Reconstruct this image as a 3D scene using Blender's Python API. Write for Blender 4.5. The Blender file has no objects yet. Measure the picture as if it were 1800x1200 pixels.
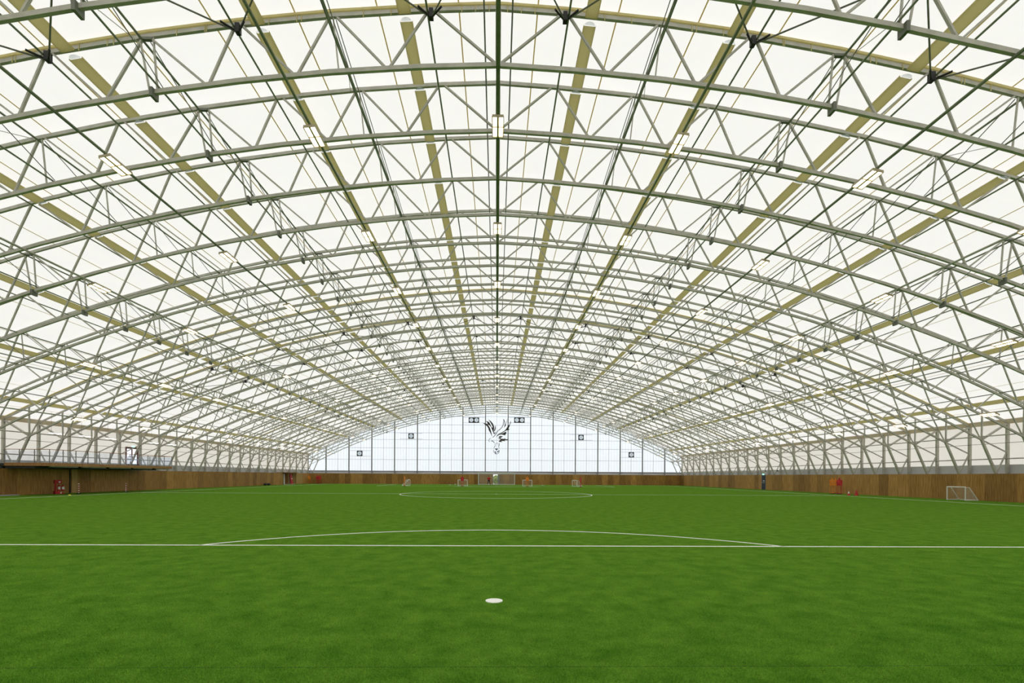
import bpy, bmesh, math, random
import numpy as np
from mathutils import Matrix, Vector
random.seed(7); rng = np.random.default_rng(7)
SC = bpy.context.scene; COL = SC.collection

# ------------------------------------------------------------------ camera, world, exposure
H_CAM, X_CAM, Y_CAM = 1.7466, 0.0273, 4.0456
YAW, ROLL, F_PX, CX_PX, CY_PX = 0.0213, 0.0055, 873.81, 891.70, 836.71
cam_data = bpy.data.cameras.new('camera'); cam = bpy.data.objects.new('camera', cam_data); COL.objects.link(cam)
cam_data.sensor_width = 36.0; cam_data.lens = F_PX / 1800 * 36.0
cam_data.shift_y = (CY_PX - 600) / 1800; cam_data.shift_x = (900 - CX_PX) / 1800; cam_data.clip_end = 2000; cam_data.clip_start = 0.05
cam.matrix_world = (Matrix.Translation((X_CAM, Y_CAM, H_CAM)) @ Matrix.Rotation(-YAW, 4, 'Z')
                    @ Matrix.Rotation(math.pi / 2, 4, 'X') @ Matrix.Rotation(ROLL, 4, 'Z'))
SC.camera = cam
world = bpy.data.worlds.new('overcast_sky'); SC.world = world; world.use_nodes = True
bg = world.node_tree.nodes['Background']
bg.inputs[0].default_value = (0.985, 0.99, 1.0, 1); bg.inputs[1].default_value = 1.0     # even overcast daylight
SC.view_settings.view_transform = 'Standard'; SC.view_settings.look = 'None'
SC.view_settings.gamma = 1.0; SC.view_settings.use_curve_mapping = False
SC.view_settings.exposure = 0.70
SC.cycles.max_bounces = 8; SC.cycles.diffuse_bounces = 5; SC.cycles.transparent_max_bounces = 24

# ------------------------------------------------------------------ materials
def mat(name, col, rough=0.6, metal=0.0, spec=0.3):
    m = bpy.data.materials.new(name); m.use_nodes = True
    b = m.node_tree.nodes['Principled BSDF']
    b.inputs['Base Color'].default_value = (*col, 1); b.inputs['Roughness'].default_value = rough
    b.inputs['Metallic'].default_value = metal; b.inputs['Specular IOR Level'].default_value = spec
    return m
def nodes(m): return m.node_tree.nodes, m.node_tree.links
def noisy(m, col_a, col_b, scale, stretch=(1, 1, 1), detail=4, lo=0.35, hi=0.65):
    """colour varied by noise in world position"""
    n, l = nodes(m); b = n['Principled BSDF']
    g = n.new('ShaderNodeNewGeometry'); mp = n.new('ShaderNodeMapping'); mp.inputs['Scale'].default_value = stretch
    t = n.new('ShaderNodeTexNoise'); t.inputs['Scale'].default_value = scale; t.inputs['Detail'].default_value = detail
    r = n.new('ShaderNodeValToRGB'); r.color_ramp.elements[0].position = lo; r.color_ramp.elements[1].position = hi
    r.color_ramp.elements[0].color = (*col_a, 1); r.color_ramp.elements[1].color = (*col_b, 1)
    l.new(g.outputs['Position'], mp.inputs[0]); l.new(mp.outputs[0], t.inputs['Vector'])
    l.new(t.outputs['Fac'], r.inputs[0]); l.new(r.outputs[0], b.inputs['Base Color'])
    return t, r, b
def fabric(name, trans, diff, fac):
    m = bpy.data.materials.new(name); m.use_nodes = True; n, l = nodes(m)
    n.remove(n['Principled BSDF']); out = n['Material Output']
    a = n.new('ShaderNodeBsdfDiffuse'); b = n.new('ShaderNodeBsdfTranslucent'); x = n.new('ShaderNodeMixShader')
    g = n.new('ShaderNodeNewGeometry'); t = n.new('ShaderNodeTexNoise'); t.inputs['Scale'].default_value = 1.3; t.inputs['Detail'].default_value = 5
    r = n.new('ShaderNodeValToRGB'); r.color_ramp.elements[0].color = (*[c * 0.95 for c in trans], 1); r.color_ramp.elements[1].color = (*trans, 1)
    l.new(g.outputs['Position'], t.inputs['Vector']); l.new(t.outputs['Fac'], r.inputs[0]); l.new(r.outputs[0], b.inputs[0])
    a.inputs[0].default_value = (*diff, 1); x.inputs[0].default_value = fac
    l.new(a.outputs[0], x.inputs[1]); l.new(b.outputs[0], x.inputs[2]); l.new(x.outputs[0], out.inputs[0])
    return m
def emit(name, col, s):
    m = bpy.data.materials.new(name); m.use_nodes = True; n, l = nodes(m); b = n['Principled BSDF']
    b.inputs['Base Color'].default_value = (*col, 1); b.inputs['Emission Color'].default_value = (*col, 1); b.inputs['Emission Strength'].default_value = s
    m.cycles.emission_sampling = 'NONE'
    return m
def glassy(name, tint, gl=0.08):
    m = bpy.data.materials.new(name); m.use_nodes = True; n, l = nodes(m); n.remove(n['Principled BSDF']); out = n['Material Output']
    a = n.new('ShaderNodeBsdfTransparent'); a.inputs[0].default_value = (*tint, 1)
    b = n.new('ShaderNodeBsdfGlossy'); b.inputs['Roughness'].default_value = 0.03; x = n.new('ShaderNodeMixShader'); x.inputs[0].default_value = gl
    l.new(a.outputs[0], x.inputs[1]); l.new(b.outputs[0], x.inputs[2]); l.new(x.outputs[0], out.inputs[0]); return m

M = {}
M['membrane'] = fabric('white_roof_fabric', (1.0, 0.975, 0.945), (0.87, 0.845, 0.80), 0.57)
M['side_fabric'] = fabric('cream_side_fabric', (0.97, 0.935, 0.87), (0.84, 0.80, 0.73), 0.60)
M['band'] = fabric('olive_yellow_fabric', (0.53, 0.47, 0.21), (0.50, 0.45, 0.20), 0.55)
M['seam'] = fabric('yellow_seam_fabric', (0.78, 0.68, 0.36), (0.7, 0.62, 0.36), 0.6)
M['clamp'] = fabric('pale_yellow_clamp', (0.85, 0.78, 0.48), (0.75, 0.68, 0.40), 0.5)
M['glazing'] = fabric('pale_blue_polycarbonate', (0.90, 0.96, 1.0), (0.78, 0.86, 0.95), 0.95)
M['steel'] = mat('galvanised_grey_steel', (0.47, 0.46, 0.41), 0.5, 0.0, 0.3); noisy(M['steel'], (0.44, 0.425, 0.37), (0.53, 0.51, 0.45), 3.0)
M['green'] = mat('dark_green_tube_paint', (0.20, 0.23, 0.15), 0.5); noisy(M['green'], (0.17, 0.20, 0.13), (0.24, 0.27, 0.18), 2.0)
M['rod'] = mat('dark_steel_rod', (0.16, 0.17, 0.14), 0.5); noisy(M['rod'], (0.14, 0.15, 0.12), (0.2, 0.21, 0.17), 3)
M['black'] = mat('black_fitting', (0.02, 0.02, 0.02), 0.5)
M['tan'] = mat('tan_eave_beam', (0.50, 0.40, 0.26), 0.6); noisy(M['tan'], (0.55, 0.45, 0.31), (0.64, 0.54, 0.39), 0.8)
M['greypanel'] = mat('grey_dado_panel', (0.58, 0.57, 0.58), 0.6); noisy(M['greypanel'], (0.64, 0.63, 0.63), (0.71, 0.70, 0.70), 0.7)
M['column_grey'] = mat('blue_grey_column', (0.23, 0.23, 0.25), 0.5); noisy(M['column_grey'], (0.21, 0.21, 0.23), (0.27, 0.27, 0.29), 1)
M['rail_blue'] = mat('pale_blue_rail', (0.50, 0.56, 0.78), 0.5)
M['white'] = mat('white_paint', (0.82, 0.82, 0.80), 0.45); noisy(M['white'], (0.78, 0.78, 0.76), (0.85, 0.85, 0.83), 2)
M['net'] = mat('pale_net_cord', (0.72, 0.72, 0.70), 0.8)
M['red'] = mat('red_plastic', (0.52, 0.022, 0.03), 0.45); noisy(M['red'], (0.46, 0.02, 0.026), (0.58, 0.03, 0.04), 3)
M['orange'] = mat('orange_plastic', (0.78, 0.24, 0.025), 0.45); noisy(M['orange'], (0.72, 0.21, 0.02), (0.84, 0.28, 0.03), 3)
M['yellow'] = mat('yellow_plastic', (0.85, 0.78, 0.10), 0.45)
M['darkred'] = mat('dark_red_frame', (0.14, 0.025, 0.025), 0.4)
M['navy'] = mat('dark_navy_door', (0.02, 0.025, 0.05), 0.35); noisy(M['navy'], (0.016, 0.02, 0.045), (0.03, 0.035, 0.065), 1.5)
M['led'] = emit('warm_led_panel', (1.0, 0.87, 0.66), 2.4)
M['tube_light'] = emit('white_tube_light', (1.0, 0.98, 0.92), 3.0)
M['exit'] = emit('green_exit_sign', (0.30, 0.95, 0.70), 1.4)
M['housing'] = mat('pale_lamp_housing', (0.55, 0.47, 0.33), 0.5)
M['glass'] = glassy('balcony_glass', (0.86, 0.90, 0.97), 0.07)
M['clear'] = glassy('door_glass', (0.96, 0.97, 1.0), 0.05)
M['emblem'] = mat('dark_brown_emblem', (0.055, 0.048, 0.045), 0.5)
M['emblem_blue'] = mat('slate_blue_emblem', (0.12, 0.14, 0.27), 0.5)
M['emblem_pale'] = mat('pale_lilac_emblem', (0.75, 0.74, 0.86), 0.5)
M['skin'] = mat('skin', (0.55, 0.33, 0.24), 0.6)
M['hair'] = mat('dark_hair', (0.03, 0.02, 0.015), 0.7)
M['cloth_red'] = mat('red_cloth', (0.50, 0.015, 0.03), 0.8)
M['cloth_black'] = mat('black_cloth', (0.015, 0.015, 0.018), 0.8)
M['concrete'] = mat('pale_ground', (0.38, 0.36, 0.32), 0.9); noisy(M['concrete'], (0.33, 0.32, 0.28), (0.43, 0.41, 0.36), 0.4)
M['leaf'] = mat('hedge_leaf', (0.20, 0.32, 0.06), 0.7); noisy(M['leaf'], (0.12, 0.22, 0.04), (0.5, 0.55, 0.18), 3.5)
M['bag'] = mat('black_bag_cloth', (0.02, 0.022, 0.03), 0.8)
M['grey_mat'] = mat('grey_rubber', (0.42, 0.43, 0.45), 0.7)
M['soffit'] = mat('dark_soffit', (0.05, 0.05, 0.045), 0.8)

def wood(name, a, b, c, seed):
    m = mat(name, a, 0.62, 0, 0.25); n, l = nodes(m); bs = n['Principled BSDF']
    t, r, _ = noisy(m, a, b, 6.0, (1.6, 1.6, 0.16), 7, 0.3, 0.72)
    oi = n.new('ShaderNodeObjectInfo'); rr = n.new('ShaderNodeValToRGB')
    rr.color_ramp.elements[0].color = (0.66, 0.64, 0.60, 1); rr.color_ramp.elements[1].color = (1.22, 1.24, 1.24, 1)
    mx = n.new('ShaderNodeMixRGB'); mx.blend_type = 'MULTIPLY'; mx.inputs[0].default_value = 1
    l.new(oi.outputs['Random'], rr.inputs[0]); l.new(r.outputs[0], mx.inputs[1]); l.new(rr.outputs[0], mx.inputs[2]); l.new(mx.outputs[0], bs.inputs['Base Color'])
    return m
M['wood'] = wood('stained_timber_board', (0.265, 0.128, 0.030), (0.50, 0.275, 0.082), None, 1)
M['wood_deck'] = wood('oak_fascia', (0.34, 0.17, 0.06), (0.50, 0.27, 0.11), None, 2)
M['wood_pale'] = wood('pale_and_sunlit_wood', (0.52, 0.32, 0.11), (0.74, 0.48, 0.19), None, 3)  # pale boards; brightness also carries daylight painted beside the store opening

def turf(name, gain=1.0, fs=60, lo=0.42, hi=1.65):
    m = mat(name, (0.06, 0.17, 0.01), 0.9, 0, 0.0); n, l = nodes(m); b = n['Principled BSDF']
    g = n.new('ShaderNodeNewGeometry')
    def noise(scale, detail, st=(1, 1, 1)):
        mp = n.new('ShaderNodeMapping'); mp.inputs['Scale'].default_value = st
        t = n.new('ShaderNodeTexNoise'); t.inputs['Scale'].default_value = scale; t.inputs['Detail'].default_value = detail; t.inputs['Roughness'].default_value = 0.65
        l.new(g.outputs['Position'], mp.inputs[0]); l.new(mp.outputs[0], t.inputs['Vector']); return t
    big = noise(2.4, 8, (1, 1.0, 1)); fine = noise(fs, 5)
    r1 = n.new('ShaderNodeValToRGB'); e = r1.color_ramp.elements
    e[0].position = 0.33; e[0].color = (0.040*gain, 0.134*gain, 0.0095*gain, 1); e[1].position = 0.66; e[1].color = (0.090*gain, 0.212*gain, 0.0200*gain, 1)
    r2 = n.new('ShaderNodeValToRGB'); e = r2.color_ramp.elements
    e[0].position = 0.30; e[0].color = (lo, lo, lo, 1); e[1].position = 0.70; e[1].color = (hi, hi*.95, hi, 1)
    mx = n.new('ShaderNodeMixRGB'); mx.blend_type = 'MULTIPLY'; mx.inputs[0].default_value = 1
    l.new(big.outputs['Fac'], r1.inputs[0]); l.new(fine.outputs['Fac'], r2.inputs[0]); l.new(r1.outputs[0], mx.inputs[1]); l.new(r2.outputs[0], mx.inputs[2])
    l.new(mx.outputs[0], b.inputs['Base Color'])
    b.inputs['Sheen Weight'].default_value = 0.10; b.inputs['Sheen Roughness'].default_value = 0.6; b.inputs['Sheen Tint'].default_value = (0.55, 0.65, 0.10, 1)
    bp = n.new('ShaderNodeBump'); bp.inputs['Strength'].default_value = 0.5; bp.inputs['Distance'].default_value = 0.02
    l.new(fine.outputs['Fac'], bp.inputs['Height']); l.new(bp.outputs[0], b.inputs['Normal'])
    return m
M['turf'] = turf('artificial_turf', 1.12)
M['fibre'] = turf('turf_fibre', 2.0, 170, 0.2, 2.0)
M['line'] = mat('white_turf_line', (0.9, 0.9, 0.86), 0.8); noisy(M['line'], (0.90, 0.90, 0.86), (0.96, 0.96, 0.93), 40)
M['turf_dark'] = mat('dark_turf_seam', (0.03, 0.09, 0.005), 0.9)  # darker green for the join line in the turf

# ------------------------------------------------------------------ mesh helpers
class MB:
    def __init__(s): s.v = []; s.f = []
    def box(s, a, b):
        (x0, y0, z0), (x1, y1, z1) = a, b; i = len(s.v)
        s.v += [(x0,y0,z0),(x1,y0,z0),(x1,y1,z0),(x0,y1,z0),(x0,y0,z1),(x1,y0,z1),(x1,y1,z1),(x0,y1,z1)]
        s.f += [tuple(i+k for k in q) for q in ((3,2,1,0),(4,5,6,7),(0,1,5,4),(1,2,6,5),(2,3,7,6),(3,0,4,7))]; return s
    def bar(s, p, q, w, h, up=None):
        """rectangular bar; h is measured in the plane of 'up', w across"""
        p, q = Vector(p), Vector(q); d = (q - p).normalized()
        up = Vector(up) if up else (Vector((0,0,1)) if abs(d.z) < .95 else Vector((1,0,0)))
        side = d.cross(up).normalized(); u = side.cross(d).normalized(); i = len(s.v)
        for c in (p, q):
            for a, b in ((-1,-1),(1,-1),(1,1),(-1,1)): s.v.append(tuple(c + side*(a*w/2) + u*(b*h/2)))
        s.f += [tuple(i+k for k in r) for r in ((0,1,2,3),(7,6,5,4),(4,5,1,0),(5,6,2,1),(6,7,3,2),(7,4,0,3))]; return s
    def tube(s, pts, r, n=8, caps=True):
        pts = [Vector(p) for p in pts]; rr = r if isinstance(r, (list, tuple)) else [r]*len(pts); i = len(s.v); N = len(pts)
        for k, p in enumerate(pts):
            d = (pts[min(k+1, N-1)] - pts[max(k-1, 0)]).normalized()
            a = d.cross(Vector((0,0,1))) if abs(d.z) < .98 else d.cross(Vector((1,0,0)))
            a.normalize(); b = d.cross(a)
            for j in range(n):
                t = 2*math.pi*j/n; s.v.append(tuple(p + (a*math.cos(t) + b*math.sin(t))*rr[k]))
        for k in range(N-1):
            for j in range(n):
                s.f.append((i+k*n+j, i+k*n+(j+1)%n, i+(k+1)*n+(j+1)%n, i+(k+1)*n+j))
        if caps:
            s.f.append(tuple(i+j for j in range(n))[::-1]); s.f.append(tuple(i+(N-1)*n+j for j in range(n)))
        return s
    def lathe(s, prof, c=(0,0,0), n=16):
        i = len(s.v); c = Vector(c)
        for r, z in prof:
            for j in range(n):
                t = 2*math.pi*j/n; s.v.append((c.x+r*math.cos(t), c.y+r*math.sin(t), c.z+z))
        for k in range(len(prof)-1):
            for j in range(n): s.f.append((i+k*n+j, i+k*n+(j+1)%n, i+(k+1)*n+(j+1)%n, i+(k+1)*n+j))
        s.f.append(tuple(i+j for j in range(n))[::-1]); s.f.append(tuple(i+(len(prof)-1)*n+j for j in range(n))); return s
    def sweep(s, pts, w, h):
        """box section swept along points lying in an XZ plane; w along Y"""
        i = len(s.v); pts = [Vector(p) for p in pts]; N = len(pts)
        for k, p in enumerate(pts):
            d = (pts[min(k+1,N-1)] - pts[max(k-1,0)]).normalized(); u = Vector((-d.z, 0, d.x))
            if u.z < 0: u = -u
            for a, b in ((-1,-1),(1,-1),(1,1),(-1,1)): s.v.append((p.x+u.x*b*h/2, p.y+a*w/2, p.z+u.z*b*h/2))
        for k in range(N-1):
            o = i+4*k
            for j in range(4): s.f.append((o+j, o+(j+1)%4, o+4+(j+1)%4, o+4+j))
        s.f.append((i+3,i+2,i+1,i)); e = i+4*(N-1); s.f.append((e,e+1,e+2,e+3)); return s
    def prism(s, poly, fn, t):
        """polygon (2-D) mapped through fn(u,v,depth) and given thickness t"""
        i = len(s.v); n = len(poly)
        s.v += [tuple(fn(u, v, 0)) for u, v in poly] + [tuple(fn(u, v, t)) for u, v in poly]
        s.f.append(tuple(range(i, i+n))); s.f.append(tuple(range(i+2*n-1, i+n-1, -1)))
        for k in range(n): s.f.append((i+k, i+n+k, i+n+(k+1)%n, i+(k+1)%n))
        return s
    def quad(s, *pts):
        i = len(s.v); s.v += [tuple(p) for p in pts]; s.f.append(tuple(range(i, i+len(pts)))); return s
    def mesh(s, name, m=None, smooth=False):
        me = bpy.data.meshes.new(name); me.from_pydata(s.v, [], s.f); me.update()
        b = bmesh.new(); b.from_mesh(me); bmesh.ops.recalc_face_normals(b, faces=b.faces); b.to_mesh(me); b.free()
        if m: me.materials.append(M[m] if isinstance(m, str) else m)
        if smooth:
            for p in me.polygons: p.use_smooth = True
        return me
    def build(s, name, m, parent=None, smooth=False): return put(name, s.mesh(name, m, smooth), parent)
def put(name, me, parent=None, loc=None, rotz=0):
    o = bpy.data.objects.new(name, me); COL.objects.link(o)
    if parent: o.parent = parent
    if loc is not None: o.location = loc
    if rotz: o.rotation_euler = (0, 0, rotz)
    return o
def empty(name, loc=(0,0,0), rotz=0): 
    o = put(name, None, None, loc, rotz); o.empty_display_size = 0.2; return o
def tag(o, label, cat, group=None, kind=None):
    o['label'] = label; o['category'] = cat
    if group: o['group'] = group
    if kind: o['kind'] = kind
    return o
def struct(o, label, cat): return tag(o, label, cat, kind='structure')
ORD = ['first','second','third','fourth','fifth','sixth','seventh','eighth','ninth','tenth','eleventh','twelfth','thirteenth','fourteenth','fifteenth',
       'sixteenth','seventeenth','eighteenth','nineteenth','twentieth','twenty-first','twenty-second','twenty-third','twenty-fourth','twenty-fifth',
       'twenty-sixth','twenty-seventh','twenty-eighth','twenty-ninth','thirtieth','thirty-first','thirty-second','thirty-third']

# ------------------------------------------------------------------ layout of the hall
YA, SP = 20.404, 3.1074                       # truss 0 and spacing
I0, I1 = -2, 29
def FR(i): return YA + SP * i + (.18 if i < 0 else 0)
def zb(x): x = abs(x); return 15.26 - .030*x - .006466*x*x
def zt(x): x = abs(x); return 17.13 - .0396*x - .005847*x*x
XW, XO = 38.85, 40.25                         # timber hoarding face, outer fabric wall
Y_NEAR, Y_TIM, Y_END = -3.6, Y_CAM + 104.0, FR(29) + 1.0
def ray(px, py):
    a, b = px - CX_PX, py - CY_PX; c, s = math.cos(ROLL), math.sin(ROLL)
    u, v = (a*c + b*s)/F_PX, (-a*s + b*c)/F_PX; c, s = math.cos(YAW), math.sin(YAW)
    return Vector((u*c + s, -u*s + c, -v))
def at(px, py):
    """floor point surveyed from the photograph"""
    d = ray(px, py); t = -H_CAM/d.z; return X_CAM + t*d.x, Y_CAM + t*d.y
def on_wall(px, x, py=840):
    d = ray(px, py); return Y_CAM + (x - X_CAM)/d.x*d.y
def on_gable(px, py, y):
    d = ray(px, py); t = (y - Y_CAM)/d.y; return X_CAM + t*d.x, H_CAM + t*d.z
HW = 2.15                                   # hoarding height

# ---- ground outside
g = MB().box((-220,-160,-0.4),(220,320,-0.06)).build('ground', 'concrete'); struct(g, 'pale bare ground outside the hall', 'ground')

# ---- turf floor
fl = MB().box((-XO, Y_NEAR, -0.05),(XO, Y_END, 0)).build('floor', 'turf'); struct(fl, 'green artificial turf pitch covering the hall floor', 'floor')
def strip(pts, w, name, closed=False, h=0.005):
    """flat line of width w along pts on the floor"""
    mb = MB(); pts = [Vector((p[0], p[1], 0)) for p in pts]; N = len(pts); i = 0
    for k, p in enumerate(pts):
        if closed: d = pts[(k+1) % N] - pts[k-1]
        else: d = pts[min(k+1,N-1)] - pts[max(k-1,0)]
        d.normalize(); s = Vector((-d.y, d.x, 0))*w/2
        mb.v += [tuple(p-s+Vector((0,0,-.01))), tuple(p+s+Vector((0,0,-.01))), tuple(p+s+Vector((0,0,h))), tuple(p-s+Vector((0,0,h)))]
    for k in range(N if closed else N-1):
        a, b = 4*k, 4*((k+1) % N)
        for j in range(4): mb.f.append((a+j, a+(j+1)%4, b+(j+1)%4, b+j))
    if not closed: mb.f += [(0,1,2,3), (4*N-1,4*N-2,4*N-3,4*N-4)]
    return mb.build(name, 'line', fl)
L = 104.63; WS = 34.0; LW = 0.10
strip([(-20.16,16.5),(20.16,16.5)], LW, 'penalty_area_line')
strip([(-20.16,0),(-20.16,16.5)], LW, 'penalty_area_line'); strip([(20.16,0),(20.16,16.5)], LW, 'penalty_area_line')
a0 = math.asin(5.5/9.15)
strip([(9.15*math.cos(a0+(math.pi-2*a0)*t/60), 11+9.15*math.sin(a0+(math.pi-2*a0)*t/60)) for t in range(61)], LW, 'penalty_arc')
strip([(9.15*math.cos(-a0-(math.pi-2*a0)*t/60), L-11+9.15*math.sin(-a0-(math.pi-2*a0)*t/60)) for t in range(61)], LW, 'penalty_arc')
sp = MB().lathe([(0.12,-.01),(0.12,0.010),(0.09,0.014)], (0.0,11,0), 28).build('penalty_spot', 'line', fl)
MB().lathe([(0.12,-.01),(0.12,0.014)], (0,L-11,0), 20).build('penalty_spot', 'line', fl)
MB().lathe([(0.12,-.01),(0.12,0.014)], (0,L/2,0), 20).build('centre_spot', 'line', fl)
strip([(-WS,L/2),(WS,L/2)], LW, 'halfway_line', h=.004)
strip([(9.15*math.cos(t*math.pi/60), L/2+9.15*math.sin(t*math.pi/60)) for t in range(120)], LW, 'centre_circle', True, h=.006)
for s in (-1, 1): strip([(s*WS,0),(s*WS,L)], LW, 'touchline', h=.004)
strip([(-WS,0),(WS,0)], LW, 'goal_line'); strip([(-WS,L),(WS,L)], LW, 'goal_line', h=.004)
strip([(-20.16,L-16.5),(20.16,L-16.5)], LW, 'penalty_area_line', h=.004)
for s in (-1, 1):
    strip([(s*20.16,L-16.5),(s*20.16,L)], LW, 'penalty_area_line', h=.004)
    strip([(s*9.16,L-5.5),(s*9.16,L)], LW, 'goal_area_line', h=.004)
strip([(-9.16,L-5.5),(9.16,L-5.5)], LW, 'goal_area_line', h=.004)
MB().box((-XW,Y_CAM+4.55,-.01),(XW,Y_CAM+4.562,.002)).build('turf_seam', 'turf_dark', fl)

# ------------------------------------------------------------------ roof skin
ceil = empty('ceiling', (0, 0, 0)); struct(ceil, 'white translucent fabric roof stretched over the trusses', 'ceiling')
UP = 0.22
SEAMS = [1.31 + 2.66*k for k in range(15)]; SEAMS = [x for x in SEAMS if x < XO - 1]
edges = sorted([-x for x in SEAMS] + SEAMS + [-XO, XO])
for x0, x1 in zip(edges, edges[1:]):
    mb = MB(); n = 4
    for k in range(n+1):
        x = x0 + (x1-x0)*k/n; z = zt(x) + UP
        mb.v += [(x, Y_NEAR, z), (x, Y_END+.2, z)]
    for k in range(n): mb.f.append((2*k, 2*k+1, 2*k+3, 2*k+2))
    mb.build('fabric_panel', 'membrane', ceil)
for x in SEAMS:
    for s in (-1, 1):
        z = zt(x) + UP - .012
        MB().box((s*x-.022, Y_NEAR, z-.012),(s*x+.022, Y_END, z)).build('seam_strip', 'seam', ceil)

# ------------------------------------------------------------------ roof trusses
TN = [2.2, 5.4, 8.45, 11.4, 14.5, 17.5, 20.6, 23.7, 26.8, 29.9, 33.0, 36.1]
BN = [0.0, 3.62, 6.6, 9.45, 12.72, 15.5, 18.6, 21.8, 24.9, 28.0, 31.1, 34.3, 37.95]
XC = 40.03
parts = []                                   # (name, mesh)
def P(name, mb, m='steel'): parts.append((name, mb.mesh('truss_' + name, m)))
EN = (XC, 0, zt(XC)); CE = (37.95, 0, zb(37.95))
for s in (1, -1):
    S = lambda p: (s*p[0], p[1], p[2])
    P('top_chord', MB().sweep([S((x, 0, zt(x))) for x in [0]+TN+[38.0]] + [S(EN)], .10, .13))
    P('bottom_chord', MB().sweep([S((x, 0, zb(x))) for x in [0, 2.6, 5.5, 8.4, 11.3, 14.3, 17.3, 20.4, 23.5, 26.6, 29.7, 32.7, 35.5, 37.95]], .105, .135))
    for k, x in enumerate(TN):
        t = (x, 0, zt(x) - .05)
        for bx, off in ((BN[k], -.12), (BN[k+1], .12)):
            bb = (bx - off*.0 + (.08 if bx < x else -.08), 0, zb(bx) + .05); tt = (x + off, 0, zt(x+off) - .05)
            P('diagonal', MB().bar(S(bb), S(tt), .062, .078, (0,1,0)))
    P('end_post', MB().bar(S(CE), S((38.0, 0, zt(38.0))), .085, .095, (0,1,0)))
    P('eave_strut', MB().bar(S(CE), S((39.9, 0, 6.05)), .12, .17, (0,1,0)))
    P('leg', MB().bar(S((40.08, 0, 0)), S(CE), .14, .16, (0,1,0)))
    P('column', MB().box((s*XC-.10, -.085, 0), (s*XC+.10, .085, zt(XC))))
    P('knee_brace', MB().bar(S(CE), S((39.95, 0, 3.85)), .075, .085, (0,1,0)))
    P('knee_brace', MB().bar(S((39.95, 0, 3.80)), S((39.15, 0, 2.2)), .075, .085, (0,1,0)))
    for x, pair in ((5.4, 0), (11.4, 1), (17.5, 0), (23.7, 1), (29.9, 0)):
        if pair:
            for dx in (-.22, .22): P('splice_post', MB().bar(S((x+dx*.55-.25, 0, zb(x))), S((x+dx, 0, zt(x))), .045, .06, (0,1,0)))
            P('splice_plate', MB().box((s*(x-.25)-.05, -.16, zb(x)-.16), (s*(x-.25)+.05, .16, zb(x)+.12)), 'rod')
            P('splice_plate', MB().box((s*x-.22, -.055, zt(x)-.12), (s*x+.22, .055, zt(x)-.04)), 'rod')
        else:
            P('splice_post', MB().bar(S((x-.2, 0, zb(x))), S((x, 0, zt(x))), .04, .05, (0,1,0)))
P('ridge_post', MB().box((-.09, -.03, 15.2), (.09, .03, 17.1)))
clamp_mesh = []
for s in (1, -1):
    S = lambda p: (s*p[0], p[1], p[2])
    clamp_mesh.append(MB().sweep([S((x, 0, zt(x)+.115)) for x in [0]+TN+[38.0]] + [S((XC, 0, zt(XC)+.115))], .17, .075).mesh('clamp_strip', 'clamp'))
clip = MB().box((-.012,-.07,-.16),(.012,-.052,.10)); clip_me = clip.mesh('clip', 'clamp')
for i in range(I0, I1+1):
    t = empty('roof_truss', (0, FR(i), 0))
    special = i in (0, 8, 10, 20)
    tag(t, ('arched grey steel roof truss with yellow top strip, ' if special else 'arched grey steel roof truss on wall columns, ') + ORD[i-I0] + ' from the camera', 'truss', 'arched roof trusses')
    for nm, me in parts: put(nm, me, t)
    if special:
        for me in clamp_mesh: put('clamp_strip', me, t)
        if i == 0:
            for x in [v + d for v in TN[:6] for d in (-1.9, -1.0, 1.0)] + [.75]:
                for s in (-1, 1): put('clip', clip_me, t, (s*x, 0, zt(x)))

# ------------------------------------------------------------------ long members
Y0L, Y1L = FR(I0) - .3, FR(I1) + .5
side_word = {1: 'right', -1: 'left'}
def longtube(name, x, z, r, m, label, cat='purlin', group=None, n=8):
    o = MB().tube([(0, Y0L, 0), (0, Y1L, 0)], r, n).build(name, m); o.location = (x, 0, z); tag(o, label, cat, group); return o
PUR = [x for x in TN if x not in (5.4, 11.4, 17.5, 23.7, 29.9)]
for k, x in enumerate(PUR):
    for s in (-1, 1):
        o = longtube('roof_purlin', s*(x+.12), zt(x+.12) - .09, .034, 'green', f'thin dark green purlin tube under the top chords, {ORD[k]} {side_word[s]} of the ridge', group='purlin tubes at the top chords')
for k, x in enumerate((5.4, 11.4, 17.5, 23.7, 29.9)):
    for s in (-1, 1):
        w = empty('sway_frame', (s*x, 0, 0)); tag(w, f'dark tube pair with slanting rods through the trusses, {ORD[k]} {side_word[s]} of the ridge', 'bracing', 'sway bracing lines')
        MB().tube([(s*.12, Y0L, zt(x+.12)-.09), (s*.12, Y1L, zt(x+.12)-.09)], .038, 8).build('top_tube', 'green', w)
        MB().tube([(-s*.42, Y0L, zb(x-.42)+.13), (-s*.42, Y1L, zb(x-.42)+.13)], .032, 8).build('bottom_tube', 'green', w)
        rm = MB().tube([(-s*.10, 0, zt(x)-.12), (-s*.50, SP, zb(x-.5)+.12)], .016, 6).mesh('sway_rod', 'rod')
        tm = MB().tube([(-s*.50, 0, zb(x-.5)+.12), (s*.35, SP, zt(x)-.05)], .012, 5).mesh('sway_tie', 'steel')
        for i in range(I0, I1):
            put('sway_rod', rm, w, (0, FR(i), 0))
            if i % 2 == (k % 2): put('sway_tie', tm, w, (0, FR(i), 0))
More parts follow.
